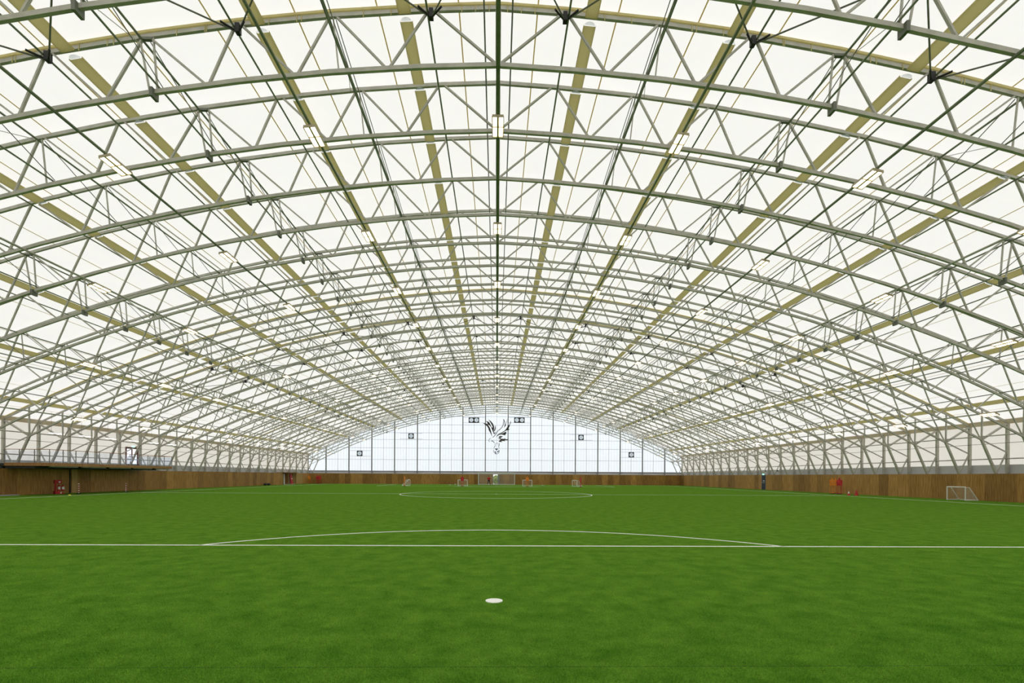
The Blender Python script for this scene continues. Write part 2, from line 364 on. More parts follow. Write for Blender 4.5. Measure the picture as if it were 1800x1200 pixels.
# ridge beam and the lamp tubes
o = MB().box((-.068, Y0L, -.06), (.068, Y1L, .06)).build('ridge_beam', 'green'); o.location = (0, 0, zb(0) - .12); tag(o, 'dark green ridge beam under the trusses carrying the central lamps', 'beam')
for s in (-1, 1):
    longtube('ridge_rod', s*.44, 16.2, .026, 'rod', f'thin dark rod along the ridge, {side_word[s]} of the central beam', 'rod', 'rods beside the ridge beam', 6)
LROWS = [6.9, 14.25, 20.95, 27.8, 34.55]
for k, x in enumerate(LROWS):
    for s in (-1, 1):
        longtube('lamp_rail', s*x, zb(x) - .13, .05, 'green' if k < 2 else 'steel', f'tube rail carrying a row of lamps, {ORD[k]} {side_word[s]} of the ridge', 'rail', 'lamp rails along the roof', 8)
for s in (-1, 1):
    sw = side_word[s]
    o = MB().box((-.10, Y_NEAR, -.2), (.10, Y_END, .2)).build('eave_beam', 'tan'); o.location = (s*(XC+.02), 0, 6.28); tag(o, f'tan eave beam along the top of the {sw} side wall', 'beam')
    longtube('eave_tube', s*38.05, zb(37.95)+.25, .045, 'steel', f'grey tube linking the truss ends along the {sw} wall', 'tube')
    longtube('wall_rail', s*39.88, 3.34, .045, 'steel', f'grey rail across the columns of the {sw} wall', 'rail')
    longtube('wall_cable', s*39.5, 4.55, .018, 'rod', f'thin cable across the columns of the {sw} wall', 'cable')

# olive bands under the roof skin, one piece per bay
BANDS = [3.06, 7.78, 13.85, 20.3, 26.0, 31.7, 37.2]
for k, x in enumerate(BANDS):
    for s in (-1, 1):
        sl = -(zt(x+.1) - zt(x-.1)) / .2 * -1 * s         # roof slope here
        b = empty('fabric_band', (s*x, 0, zt(x) - .13)); tag(b, f'olive yellow fabric band under the roof skin, {ORD[k]} {side_word[s]} of the ridge', 'fabric band', 'olive bands along the roof')
        hw = .205
        prof = [(-hw, .06), (-hw, 0), (hw, 0), (hw, .06)]
        m_ = MB(); Lb = SP - .46
        for y in (0, Lb):
            for u, v in prof: m_.v.append((u, y, v + u*sl))
        for j in range(3): m_.f.append((j, j+1, j+5, j+4))
        me = m_.mesh('band_piece', 'band')
        ml = MB(); ml.v = [(a_, b_*(SP-.16)/Lb, c_) for a_, b_, c_ in m_.v]; ml.f = list(m_.f); me_long = ml.mesh('band_piece', 'band')
        wm = MB().quad(*[(hw*.85*math.cos(t*math.pi/8), .24-.15*math.sin(t*math.pi/8), .03+hw*.85*math.cos(t*math.pi/8)*sl) for t in range(9)]).mesh('band_end', 'glazing')
        for i in range(I0, I1):
            gap_ = i in (-1, 0, 9, 10)
            put('band_piece', me if gap_ else me_long, b, (0, FR(i) + (.23 if gap_ else .08), 0))
            if i < 11: put('band_end', wm, b, (0, FR(i) + (.0 if gap_ else -.15), 0))

# X bracing between trusses in the braced bays, with black end fittings
for n_, (ia, ib) in enumerate(((-2, 0), (10, 12), (20, 22))):
    w = empty('wind_brace', (0, FR(ib), 0)); tag(w, ('crossed bracing rods with black end fittings over the camera', 'crossed bracing rods between the trusses a third of the way down the hall', 'crossed bracing rods between the trusses two thirds of the way down')[n_], 'bracing', 'crossed roof bracing')
    ya, yb, ym = FR(ia)-FR(ib), 0, (FR(ia)-FR(ib))/2
    for s in (-1, 1):
        for x in (2.2, 8.45, 14.5, 20.6, 26.8):
            for xe in (x-3.1, x+3.1):
                xe = max(xe, 0)
                for y in (ya, yb): MB().tube([(s*x, y, zt(x)-.25), (s*(xe+.3), ym, zt(xe)-.25)], .026, 6).build('brace_rod', 'rod', w)
            for y in ((yb,) if n_ == 0 else (ya, yb)):
                MB().box((s*x-.07, y-.12, zt(x)-.31), (s*x+.07, y+.06, zt(x)-.02)).build('end_fitting', 'black', w)
                for dx in (-1, 1):
                    q = Vector((dx*2.9, -SP, 0)).normalized()
                    MB().tube([(s*x, y, zt(x)-.25), (s*x+q.x*.55, y+(q.y*.55 if y == yb else -q.y*.55), zt(x)-.25)], .034, 6).build('turnbuckle', 'black', w)

# ------------------------------------------------------------------ lamps
def lamp_meshes():
    W2, L2 = .21, .55
    h = MB(); h.box((-W2, -L2, .0), (W2, L2, .05)); 
    for x in (-W2, W2): h.box((x-.012, -L2, -.05), (x+.012, L2, .0))
    for y in (-L2, 0, L2): h.box((-W2, y-.012, -.05), (W2, y+.012, .0))
    h.box((-.03, -L2, -.045), (.03, L2, 0))
    return h.mesh('lamp_housing', 'housing'), MB().box((-.075, -.245, -.03), (.075, .245, -.006)).mesh('led_panel', 'led')
HOUS, LED = lamp_meshes()
for k, x in enumerate([0] + LROWS):
    for s in ((1,) if x == 0 else (-1, 1)):
        row = 'ridge row' if x == 0 else f'{ORD[k-1]} row {side_word[s]} of the ridge'
        for j in range(12):
            y = Y_CAM + 18.87 + 7.78*j
            if x > 30: y = Y_CAM + 34.15 - 7.72*2 + 7.72*j
            if y > FR(I1): break
            o = empty('roof_lamp', (s*x, y, zb(x) - .24)); tag(o, f'glowing four-panel lamp on the {row}, {ORD[j]} from the camera', 'lamp', 'four-panel roof lamps')
            o.rotation_euler = (0, math.atan(-(.030 + .01293*x)*-1 * s) if x else 0, 0)
            put('lamp_housing', HOUS, o)
            for dx in (-.115, .115):
                for dy in (-.275, .275): put('led_panel', LED, o, (dx, dy, 0))

# ------------------------------------------------------------------ side walls
PW = 1.22
panel_me = MB().box((-.02, 0, 0), (.02, PW-.008, HW)).mesh('timber_panel', 'wood')
wall = {}
DOOR_R = (on_wall(1346.2, XW), on_wall(1338.8, XW))                  # exit door, right hoarding
OPEN_L = (on_wall(498, -XW), on_wall(520, -XW))                    # store opening, left hoarding
for s in (-1, 1):
    sw = side_word[s]
    w = empty('wall_' + sw, (s*XW, 0, 0)); wall[s] = w; struct(w, f'stained timber hoarding of upright boards along the {sw} touchline', 'wall')
    y = Y_NEAR; lo, hi = DOOR_R if s > 0 else OPEN_L
    ys = []
    while y < Y_TIM:
        ys.append((y, min(y+PW, Y_TIM))); y += PW
    for a, b in ys:
        for c, d in ((a, min(b, lo)), (max(a, hi), b)) if not (b <= lo or a >= hi) else ((a, b),):
            if d - c < .03: continue
            if d - c > PW - .01: o = put('timber_panel', panel_me, w, (s*.02 + s*random.uniform(0, .008), c, 0))
            else: o = MB().box((s*.02-.02, c, 0), (s*.02+.02, d-.008, HW)).build('timber_panel', 'wood', w)
    # backing so that the joints read as dark recesses
    for c, d in ((Y_NEAR, lo), (hi, Y_TIM)):
        MB().box((s*.05-.01, c, 0), (s*.05+.01, d, HW-.04)).build('batten_backing', 'soffit', w)
    # outer wall: grey dado and fabric, per bay
    ow = empty('wall_outer_' + sw, (s*XO, 0, 0)); struct(ow, f'pale fabric side wall above a grey dado behind the {sw} hoarding', 'wall')
    DL = (on_wall(220, -XO), on_wall(242.5, -XO))
    bays = [(Y_NEAR, FR(-6))] + [(FR(i), FR(i+1)) for i in range(-6, I1)] + [(FR(I1), Y_END)]
    for a, b in bays:
        MB().box((-.02, a, 0), (.02, b, 2.88)).build('dado_panel', 'greypanel', ow)
        segs = [(a, b, 2.88, 6.2)]
        if s < 0 and not (b <= DL[0] or a >= DL[1]):
            lo_, hi_ = max(a, DL[0]), min(b, DL[1]); segs = [(a, b, 4.72, 6.2)]
            if a < lo_: segs.append((a, lo_, 2.88, 4.72))
            if hi_ < b: segs.append((hi_, b, 2.88, 4.72))
        for c, d, z0, z1 in segs: MB().quad((0, c, z0), (0, d, z0), (0, d, z1), (0, c, z1)).build('fabric_panel', 'side_fabric', ow)
# step in the hoarding under the balcony
o = MB().box((-.10, 0, 0), (.0, .62, HW)).build('hoarding_step', 'wood_pale', wall[-1]); o.location = (.11, on_wall(124.2, -XW), 0)
MB().box((-.03, 0, 0), (.03, .11, HW)).build('hoarding_gap', 'soffit', wall[-1]).location = (.0, on_wall(122.0, -XW)-.02, 0)

# near end wall (behind the camera)
nw = MB().box((-XO, Y_NEAR-.1, 0), (XO, Y_NEAR, HW)).build('wall_near', 'wood'); struct(nw, 'timber hoarding behind the camera', 'wall')
mb = MB(); xs = [-XO + 2*XO*k/24 for k in range(25)]
for a, b in zip(xs, xs[1:]): mb.quad((a, Y_NEAR, HW), (b, Y_NEAR, HW), (b, Y_NEAR, zt(b)+UP), (a, Y_NEAR, zt(a)+UP))
mb.build('gable_fabric', 'side_fabric', nw)

# ------------------------------------------------------------------ far gable wall
DOOR_F = (-.72, .26)
fw = empty('wall_far', (0, Y_TIM, 0)); struct(fw, 'stained timber hoarding of upright boards behind the far goal', 'wall')
me_f = MB().box((0, -.02, 0), (PW-.008, .02, HW-.02)).mesh('timber_panel', 'wood')
x = -XW
while x < XW:
    b = min(x+PW, XW)
    for c, d in ((x, min(b, DOOR_F[0])), (max(x, DOOR_F[1]), b)) if not (b <= DOOR_F[0] or x >= DOOR_F[1]) else ((x, b),):
        if d - c < .03: continue
        if d - c > PW-.01: put('timber_panel', me_f, fw, (c, random.uniform(0, .008), 0))
        else: MB().box((c, -.02, 0), (d-.008, .02, HW-.02)).build('timber_panel', 'wood', fw)
    x += PW
for c, d in ((-XW, DOOR_F[0]), (DOOR_F[1], XW)): MB().box((c, .03, 0), (d, .05, HW-.06)).build('batten_backing', 'soffit', fw)
gw = empty('wall_gable', (0, Y_END, 0)); struct(gw, 'pale blue translucent glazed gable wall at the far end', 'wall')
for c, d in ((-XO, DOOR_F[0]), (DOOR_F[1], XO)): MB().box((c, 0, 0), (d, .06, 2.62)).build('dado_panel', 'greypanel', gw)
MB().box((DOOR_F[0], 0, HW), (DOOR_F[1], .06, 2.62)).build('dado_panel', 'greypanel', gw)
MB().box((-XO, -.12, 2.58), (XO, .02, 2.78)).build('base_rail', 'column_grey', gw)
MB().box((-XO, -.9, HW+.02), (XO, -.02, HW+.08)).build('ledge', 'greypanel', gw)
CX = [-36.5 + 4.866*k for k in range(16)]
ROWS = [2.75, 5.2, 7.7, 9.5, 11.0, 12.75, 14.6, 17.6]
gx = [-XO] + [v for k, c in enumerate(CX) for v in ((c, c+2.433) if k < 15 else (c,))] + [XO]
def roofz(v): return zt(v) + UP - .02
for a, b in zip(gx, gx[1:]):
    for z0, z1 in zip(ROWS, ROWS[1:]):
        ra, rb = roofz(a), roofz(b)
        if max(ra, rb) <= z0: continue
        poly = [(a, z0), (b, z0)]
        if rb <= z0: t = (ra - z0)/(ra - rb); poly = [(a, z0), (a + (b-a)*t, z0)]
        if ra <= z0: t = (rb - z0)/(rb - ra); poly = [(b - (b-a)*t, z0), (b, z0)]
        top = []
        if rb > z0:
            if rb <= z1: top.append((b, rb))
            else: top.append((b, z1))
        if (ra - z1)*(rb - z1) < 0: t = (z1 - ra)/(rb - ra); top.append((a + (b-a)*t, z1))
        if ra > z0: top.append((a, min(ra, z1)))
        poly += top
        MB().quad(*[(u, 0, v) for u, v in poly]).build('glazing_panel', 'glazing', gw)
rail_b = []
for z in ROWS[1:-1]:
    half = max(v for v in np.linspace(0, XO, 400) if roofz(v) > z)
    MB().box((-half, -.035, z-.03), (half, .0, z+.03)).build('glazing_rail', 'rail_blue', gw)
for c in CX[:-1]:
    x = c + 2.433; MB().box((x-.03, -.05, 2.75), (x+.03, 0, roofz(x))).build('mullion', 'rail_blue', gw)
    for q in (.61, 1.22, 1.83, 3.05, 3.66, 4.27): MB().box((c+q-.009, -.02, 2.75), (c+q+.009, 0, min(roofz(c+q), 16.9))).build('glazing_joint', 'rail_blue', gw)
for c in CX: MB().box((c-.095, -.42, HW), (c+.095, -.12, zt(c))).build('gable_column', 'column_grey', gw)

# ------------------------------------------------------------------ fans on the gable
def fan(px, py, n, label):
    x, hgt = on_gable(px, py, Y_END-.5)
    o = empty('ventilation_fan', (x, Y_END-.45, hgt)); tag(o, label, 'fan', 'gable ventilation fans')
    W = .56*n
    b = MB(); b.box((-W, -.12, -.56), (W, .25, -.47)); b.box((-W, -.12, .47), (W, .25, .56)); b.box((-W, -.12, -.47), (-W+.09, .25, .47)); b.box((W-.09, -.12, -.47), (W, .25, .47))
    for k in range(n):
        c = (-W/n*(n-1) + 2*W/n*k if n > 1 else 0); q = 28
        for j in range(q):
            t0, t1 = 2*math.pi*j/q, 2*math.pi*(j+1)/q; e = lambda t: .56/max(abs(math.cos(t)), abs(math.sin(t)))
            b.quad(*[(c + r*math.cos(t), -.05, r*math.sin(t)) for r, t in ((.445, t0), (e(t0), t0), (e(t1), t1), (.445, t1))])
    b.build('fan_case', 'emblem', o)
    for k in range(n):
        c = (-W/n*(n-1) + 2*W/n*k if n > 1 else 0)
        MB().quad(*[(c + .45*math.cos(t*math.pi/14), -.03, .45*math.sin(t*math.pi/14)) for t in range(28)]).build('fan_cowl', 'glazing', o)
        MB().prism([(c + .065*math.cos(t*math.pi/6), .065*math.sin(t*math.pi/6)) for t in range(12)], lambda u, v, d: (u, -.04-d, v), .05).build('fan_hub', 'emblem', o)
    for zz in (-.58, .58): MB().box((-2.4, .05, zz-.025), (2.4, .12, zz+.025)).build('support_rail', 'rail_blue', o)
fan(632, 796.5, 1, 'square dark fan low on the gable, furthest left')
fan(722.5, 766, 1, 'square dark fan midway up the left half of the gable')
fan(833, 738, 2, 'twin fan box high on the gable, left of the eagle emblem')
fan(913, 738, 2, 'twin fan box high on the gable, right of the eagle emblem')
fan(1021.5, 768.5, 1, 'square dark fan midway up the right half of the gable')
fan(1110, 799, 1, 'square dark fan low on the gable, furthest right')

# ------------------------------------------------------------------ eagle emblem
ez = Y_END-.65-Y_CAM; es = ez/F_PX/15
e_x, e_z = on_gable(845+420/15, 728+600/15, Y_END-.65)
em = empty('eagle_emblem', (e_x, Y_END-.6, e_z)); tag(em, 'large dark eagle emblem with raised wings clutching a ball on the gable', 'emblem')
def emap(u, v, d): return ((u-420)*es, -d, -(v-600)*es)
def smooth_poly(pts, k=1):
    for _ in range(k):
        o = []
        for a, b in zip(pts, pts[1:]+pts[:1]): o += [(.8*a[0]+.2*b[0], .8*a[1]+.2*b[1]), (.2*a[0]+.8*b[0], .2*a[1]+.8*b[1])]
        pts = o
    return pts
def stroke(pts, w):
    l, r = [], []
    for k, p in enumerate(pts):
        a, b = pts[max(k-1,0)], pts[min(k+1,len(pts)-1)]; d = math.hypot(b[0]-a[0], b[1]-a[1]); n = (-(b[1]-a[1])/d, (b[0]-a[0])/d)
        q = w/2*(.35 if k in (0, len(pts)-1) else 1)
        l.append((p[0]+n[0]*q, p[1]+n[1]*q)); r.append((p[0]-n[0]*q, p[1]-n[1]*q))
    return l + r[::-1]
def epart(name, polys, m, sm=0):
    mb = MB()
    for p in polys: mb.prism(smooth_poly(p, sm), emap, .05)
    mb.build(name, m, em)
epart('left_wing', [
 [(60,225),(112,238),(165,258),(190,278),(218,318),(242,355),(266,430),(286,500),(297,560),(293,582),(270,522),(240,465),(215,430),(200,370),(165,312),(128,285),(98,262)],
 [(130,176),(175,186),(218,206),(242,242),(262,290),(290,345),(312,355),(330,400),(345,445),(354,482),(375,482),(402,440),(386,490),(366,515),(350,522),(334,490),(318,450),(298,400),(265,332),(228,292),(180,265),(150,250),(185,242),(162,208)],
 [(200,135),(255,172),(302,220),(332,265),(353,330),(352,380),(345,422),(330,420),(312,380),(310,345),(305,310),(285,270),(252,215),(222,170)],
 [(383,276),(393,330),(394,380),(377,430),(350,452),(345,432),(362,395),(372,340)]], 'emblem')
epart('right_wing', [
 [(590,105),(622,150),(642,200),(646,258),(662,262),(656,300),(630,328),(602,362),(620,320),(631,280),(628,210),(610,160)],
 [(790,165),(793,215),(772,265),(756,320),(741,355),(736,383),(770,390),(732,410),(680,422),(640,442),(600,472),(560,492),(510,522),(460,557),(400,606),(440,540),(490,505),(560,470),(620,433),(665,390),(700,330),(716,270),(745,280),(770,230)],
 [(480,545),(540,508),(600,488),(640,463),(690,455),(662,484),(684,492),(657,525),(636,552),(590,537),(545,530)],
 [(465,595),(520,568),(587,575),(560,595),(540,612),(510,626),(480,607)],
 stroke([(300,612),(340,590),(375,552),(420,482),(460,425),(510,392),(560,337),(592,270),(605,190),(598,120)], 16),
 stroke([(697,110),(688,200),(660,275)], 12)], 'emblem')
epart('tail', [[(440,625),(500,625),(550,640),(600,645),(660,628),(642,650),(690,655),(735,648),(716,670),(680,682),(622,676),(652,706),(600,702),(545,700),(562,732),(510,726),(465,716),(500,690),(480,680),(530,670),(500,650)]], 'emblem')
epart('head', [[(262,717),(300,690),(332,705),(356,730),(376,752),(350,746),(325,722),(300,712)], stroke([(275,618),(236,645),(213,688),(225,720),(246,727)], 11)], 'emblem_blue')
epart('legs', [stroke([(368,755),(386,820),(364,862),(338,905)], 13), stroke([(432,745),(412,758),(408,802)], 12), stroke([(430,755),(464,768),(468,825)], 13), stroke([(497,735),(492,792),(472,858),(502,905)], 14)], 'emblem_blue')
arc = lambda a, b, r=74: [(415+r*math.cos(t), 968+r*math.sin(t)) for t in np.linspace(a, b, 12)]
epart('ball', [stroke(arc(-.6, .9), 12), stroke(arc(1.1, 2.2), 14), stroke(arc(2.5, 3.6), 12), [(362,900),(430,905),(468,905),(442,930),(420,957),(398,932)],
 [(375,958),(400,985),(406,1040),(380,1030),(368,1000)], [(423,990),(470,953),(492,958),(472,987),(430,1007)], [(436,1036),(494,1000),(472,1030)]], 'emblem_blue')

# ------------------------------------------------------------------ doors
d1 = empty('door_1', (XW+.03, DOOR_R[0], 0)); struct(d1, 'dark navy exit door in the right timber hoarding', 'door')
DW = DOOR_R[1]-DOOR_R[0]
MB().box((-.02, .06, 0), (.03, DW-.06, 2.08)).build('door_leaf', 'navy', d1)
f_ = MB(); f_.box((-.05, 0, 0), (.05, .06, 2.16)); f_.box((-.05, DW-.06, 0), (.05, DW, 2.16)); f_.box((-.05, .06, 2.08), (.05, DW-.06, 2.16)); f_.build('door_frame', 'column_grey', d1)
MB().box((-.06, .2, 1.0), (-.02, DW-.2, 1.06)).build('push_bar', 'steel', d1)
MB().box((-.026, .35, 1.22), (-.02, DW-.35, 1.34)).build('door_sign', 'greypanel', d1)
o = MB().box((-.04, -.18, -.07), (.04, .18, .07)).build('exit_sign', 'exit'); o.location = (XW-.02, sum(DOOR_R)/2+.1, 2.23); tag(o, 'glowing green exit sign above the navy door', 'sign')
o = MB().box((-.03, -.06, -.06), (.03, .06, .06)).build('call_point', 'red'); MB().box((-.04, -.03, -.03), (-.03, .03, .03)).build('push_plate', 'white', o); o.location = (XW-.03, DOOR_R[1]+.35, 1.35); tag(o, 'red fire alarm call point beside the navy door', 'alarm')
# glazed double door on the balcony
d2 = empty('door_2', (-XO, DL[0], 2.62)); struct(d2, 'glazed double door with dark red frame opening to the balcony', 'door'); DW = DL[1]-DL[0]
f_ = MB(); f_.box((-.05, 0, 0), (.06, .12, 2.1)); f_.box((-.05, DW-.12, 0), (.06, DW, 2.1)); f_.box((-.05, .12, 1.96), (.06, DW-.12, 2.1)); f_.build('door_frame', 'darkred', d2)
for k in (0, 1):
    y0 = .12 + k*(DW-.24)/2; y1 = y0 + (DW-.24)/2
    lf = MB().box((0, y0+.06, .06), (.02, y1-.06, 1.9)).build('door_pane', 'clear', d2)
    s_ = MB(); s_.box((-.02, y0, 0), (.04, y0+.06, 1.96)); s_.box((-.02, y1-.06, 0), (.04, y1, 1.96)); s_.box((-.02, y0+.06, 0), (.04, y1-.06, .06)); s_.box((-.02, y0+.06, 1.9), (.04, y1-.06, 1.96)); s_.build('door_stile', 'darkred', d2)
o = MB().box((-.03, -.22, -.07), (.03, .22, .07)).build('exit_sign', 'exit'); o.location = (-XO+.035, sum(DL)/2+.2, 4.79); tag(o, 'glowing green exit sign above the balcony door', 'sign')
# open door in the far wall
d3 = empty('door_3', (0, Y_TIM, 0)); struct(d3, 'bright open doorway in the far hoarding behind the goal', 'door')
f_ = MB(); f_.box((DOOR_F[0]-.05, -.04, 0), (DOOR_F[0], .06, HW+.02)); f_.box((DOOR_F[1], -.04, 0), (DOOR_F[1]+.05, .06, HW+.02)); f_.box((DOOR_F[0], -.04, HW-.05), (DOOR_F[1], .06, HW+.02)); f_.build('door_frame', 'column_grey', d3)
MB().bar((DOOR_F[1], -.02, 1.03), (DOOR_F[1]+.28, -.75, 1.03), .05, 2.05).build('door_leaf', 'column_grey', d3)
MB().box((DOOR_F[0]-.02, -.02, -.02), (DOOR_F[1]+.02, Y_END-Y_TIM+.4, .03)).build('threshold', 'white', d3)
o = MB().box((-.05, -.03, -.05), (.05, .03, .05)).build('call_point', 'red'); MB().box((-.025, -.04, -.025), (.025, -.03, .025)).build('push_plate', 'white', o); o.location = (DOOR_F[0]-.35, Y_TIM-.05, 1.35); tag(o, 'red fire alarm call point left of the open far doorway', 'alarm')
def blob(r, seed, n=3, sq=(1,1,1), amp=.25):
    b = bmesh.new(); bmesh.ops.create_icosphere(b, subdivisions=n, radius=r); R = random.Random(seed)
    for v in b.verts: v.co *= 1 + R.uniform(-amp, amp)
    for v in b.verts: v.co = Vector((v.co.x*sq[0], v.co.y*sq[1], v.co.z*sq[2]))
    me = bpy.data.meshes.new('blob'); b.to_mesh(me); b.free(); return me
for k, (x, y, r) in enumerate(((-3.0, 9, 1.2), (.2, 10, 1.2), (3.4, 9.5, 1.2))):
    me = blob(r, k, 3, (1.1, .8, .9), .18); me.materials.append(M['leaf'])
    o = put('hedge_bush', me); o.location = (x, Y_END+y, r*.72); tag(o, f'{ORD[k]} leafy bush from the left seen outside through the far doorway', 'bush', 'bushes outside the far door')

# store opening in the left hoarding
rec = empty('store_recess', (-XW, OPEN_L[0], 0)); struct(rec, 'open storage recess in the left timber hoarding near the far corner', 'recess'); OW = OPEN_L[1]-OPEN_L[0]
MB().box((-1.35, 0, 0), (-1.30, OW, HW+.1)).build('back_panel', 'greypanel', rec)
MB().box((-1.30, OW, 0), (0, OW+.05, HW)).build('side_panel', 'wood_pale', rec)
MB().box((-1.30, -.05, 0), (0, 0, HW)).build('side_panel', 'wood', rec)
MB().box((-1.3, OW*.42, 0), (.02, OW*.42+.10, HW)).build('divider', 'wood_deck', rec)
MB().box((-1.3, -.3, HW), (.35, OW+.4, HW+.09)).build('canopy_board', 'wood_deck', rec)
MB().box((0.02, OW+.02, .0), (.05, OW+3.0, HW-.02)).build('sunlit_board', 'wood_pale', rec)  # hoarding lit from the doorway, its daylight painted as paler wood
MB().box((-.4, .2, 0), (.05, OW*.98, .04)).build('sill', 'white', rec)
o = MB().bar((-.0, .0, 0), (-.25, .0, 1.95), .9, .14, (1,0,0)).build('crash_mat', 'red'); o.location = (-XW-.25, OPEN_L[0]+OW*.78, .04); tag(o, 'tall red crash mat leaning in the storage recess', 'mat')
MB().box((-.08,-.2,.9),(.0,.2,1.1)).build('handle_strap','white',o).location=(0,0,0)
o = empty('white_banner', (-XW-.35, OPEN_L[0]+OW*.20, .04)); tag(o, 'white upright roll banner standing in the storage recess', 'banner')
MB().tube([(0,0,0),(0,0,.75),(0,0,1.95)], [.16,.15,.10], 10).build('roll', 'white', o); MB().lathe([(.22,0),(.2,.04)], (0,0,0), 14).build('foot', 'black', o)

# ------------------------------------------------------------------ balcony
bal = empty('viewing_balcony', (-XW, Y_CAM+48, 2.2)); tag(bal, 'timber edged viewing balcony with glass balustrade on the left side', 'balcony')
BX = -35.35; YS = on_wall(87, BX, 814); BY0, BY1 = YS, on_wall(302, BX, 820); DZ0, DZ1 = 2.38, 2.59
def W(p): return (p[0]+XW, p[1]-Y_CAM-48, p[2]-2.2)
foot = [(-XO+.1, YS), (-XW, YS), (BX, BY0), (BX, BY1), (-XO+.1, BY1)]
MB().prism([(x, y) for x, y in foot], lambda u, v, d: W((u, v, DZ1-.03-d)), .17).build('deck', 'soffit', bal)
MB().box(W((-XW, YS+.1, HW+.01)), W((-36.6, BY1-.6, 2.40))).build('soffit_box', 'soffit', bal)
def seg(a, b, z0, z1, t): 
    m_ = MB(); m_.bar(W((a[0], a[1], (z0+z1)/2)), W((b[0], b[1], (z0+z1)/2)), t, z1-z0); return m_
runs = [((-XW, YS), (BX, BY0)), ((BX, BY0), (BX, BY1)), ((BX, BY1), (-XO+.2, BY1))]
for a, b in runs: seg(a, b, DZ0-.02, DZ1+.02, .05).build('fascia', 'wood_deck', bal)
for k in range(5):
    y = BY0 + .4 + 3.05*k
    MB().box(*[W(q) for q in ((-35.75, y, 2.27), (-35.6, y+2.6, 2.37))]).build('soffit_batten', 'steel', bal)
for (a, b), n in zip(runs, (3, 12, 2)):
    a, b = Vector(a), Vector(b); d = (b-a).normalized()
    rail = MB().bar(W((a.x, a.y, 3.67)), W((b.x, b.y, 3.67)), .05, .045).build('handrail', 'wood_deck', bal)
    for k in range(n+1):
        if k == 0 and n != 3: continue
        p = a + (b-a)*k/n
        po = MB().bar(W((p.x, p.y, DZ1)), W((p.x, p.y, 3.65)), .045, .045).build('baluster_post', 'column_grey', bal)
        for zz in (2.84, 3.42): MB().box(*[W(q) for q in ((p.x-.03, p.y-.07, zz-.025), (p.x+.03, p.y+.07, zz+.025))]).build('glass_clamp', 'steel', po)
    for k in range(n):
        p, q = a + (b-a)*(k/n) + d*.06, a + (b-a)*((k+1)/n) - d*.06
        MB().quad(W((p.x, p.y, DZ1+.08)), W((q.x, q.y, DZ1+.08)), W((q.x, q.y, 3.58)), W((p.x, p.y, 3.58))).build('glass_pane', 'glass', bal)
for k in range(6):
    o = empty('strip_light', (-38.3, Y_CAM+44.1+SP*k, 5.26)); tag(o, f'white strip light hung over the balcony, {ORD[k]} from the camera', 'lamp', 'strip lights over the balcony')
    MB().box((-.06, -.75, 0), (.06, .75, .05)).build('lamp_housing', 'white', o); MB().box((-.05, -.72, -.03), (.05, .72, 0)).build('light_tube', 'tube_light', o)
    MB().tube([(0, -.5, .05), (0, -.5, zt(38.3)-5.26)], .008, 5).build('hanger', 'rod', o)

# ------------------------------------------------------------------ goals
def net_mesh(faces, step, t):
    """cords over a list of quads (a,b,c,d)"""
    mb = MB()
    for a, b, c, d in faces:
        a, b, c, d = map(Vector, (a, b, c, d)); n1 = max(2, int((b-a).length/step)); n2 = max(2, int((d-a).length/step))
        for k in range(n1+1): mb.bar(a+(b-a)*k/n1, d+(c-d)*k/n1, t, t, (.3,.5,.8))
        for k in range(n2+1): mb.bar(a+(d-a)*k/n2, b+(c-b)*k/n2, t, t, (.3,.5,.8))
    return mb
def small_goal(loc, rz, label):
    o = empty('mini_goal', (*loc, 0), rz); tag(o, label, 'goal', 'small training goals')
    w, h, d1_, d2_, r = .80, 1.08, .32, 1.05, .033
    for s in (-1, 1):
        MB().tube([(s*w,0,0),(s*w,0,h)], r*1.25, 8).build('post', 'white', o)
        MB().tube([(s*w,0,h-.04),(s*w,d1_,h-.04),(s*w,d2_,.03)], r*.75, 8).build('side_stay', 'white', o)
        MB().tube([(s*w,0,.035),(s*w,d2_,.035)], r, 8).build('ground_bar', 'white', o)
    MB().tube([(-w,0,h),(w,0,h)], r*1.25, 8).build('crossbar', 'white', o); MB().tube([(-w,d2_,.035),(w,d2_,.035)], r, 8).build('back_bar', 'white', o)
    n = net_mesh([((-w,0,h-.05),(w,0,h-.05),(w,d1_,h-.05),(-w,d1_,h-.05)), ((-w,d1_,h-.05),(w,d1_,h-.05),(w,d2_,.05),(-w,d2_,.05)),
        ((-w,0,.04),(-w,d1_,.04),(-w,d1_,h-.05),(-w,0,h-.05)), ((w,0,.04),(w,d1_,.04),(w,d1_,h-.05),(w,0,h-.05)),
        ((-w,d1_,.04),(-w,d2_,.04),(-w,d2_-.02,.06),(-w,d1_,h-.05)), ((w,d1_,.04),(w,d2_,.04),(w,d2_-.02,.06),(w,d1_,h-.05))], .11, .005)
    n.build('net', 'net', o); return o
small_goal((37.25, on_wall(1680.5, 37.25, 879)), -math.pi/2, 'small white goal against the right hoarding near the camera')
p = at(719, 853.6); small_goal(p, math.pi*.62, 'small white goal turned aside behind an orange mannequin')
p = at(813.3, 854.2); small_goal(p, 0.0, 'small white goal facing us behind a red mannequin')
p = at(927, 854.6); small_goal(p, 0.0, 'small white goal facing us behind an orange mannequin')
p = at(1010, 854.8); small_goal(p, -math.pi*.38, 'small white goal turned aside behind a red mannequin')
gl = empty('football_goal', (0, L, 0)); tag(gl, 'full-size white football goal with net at the far end', 'goal')
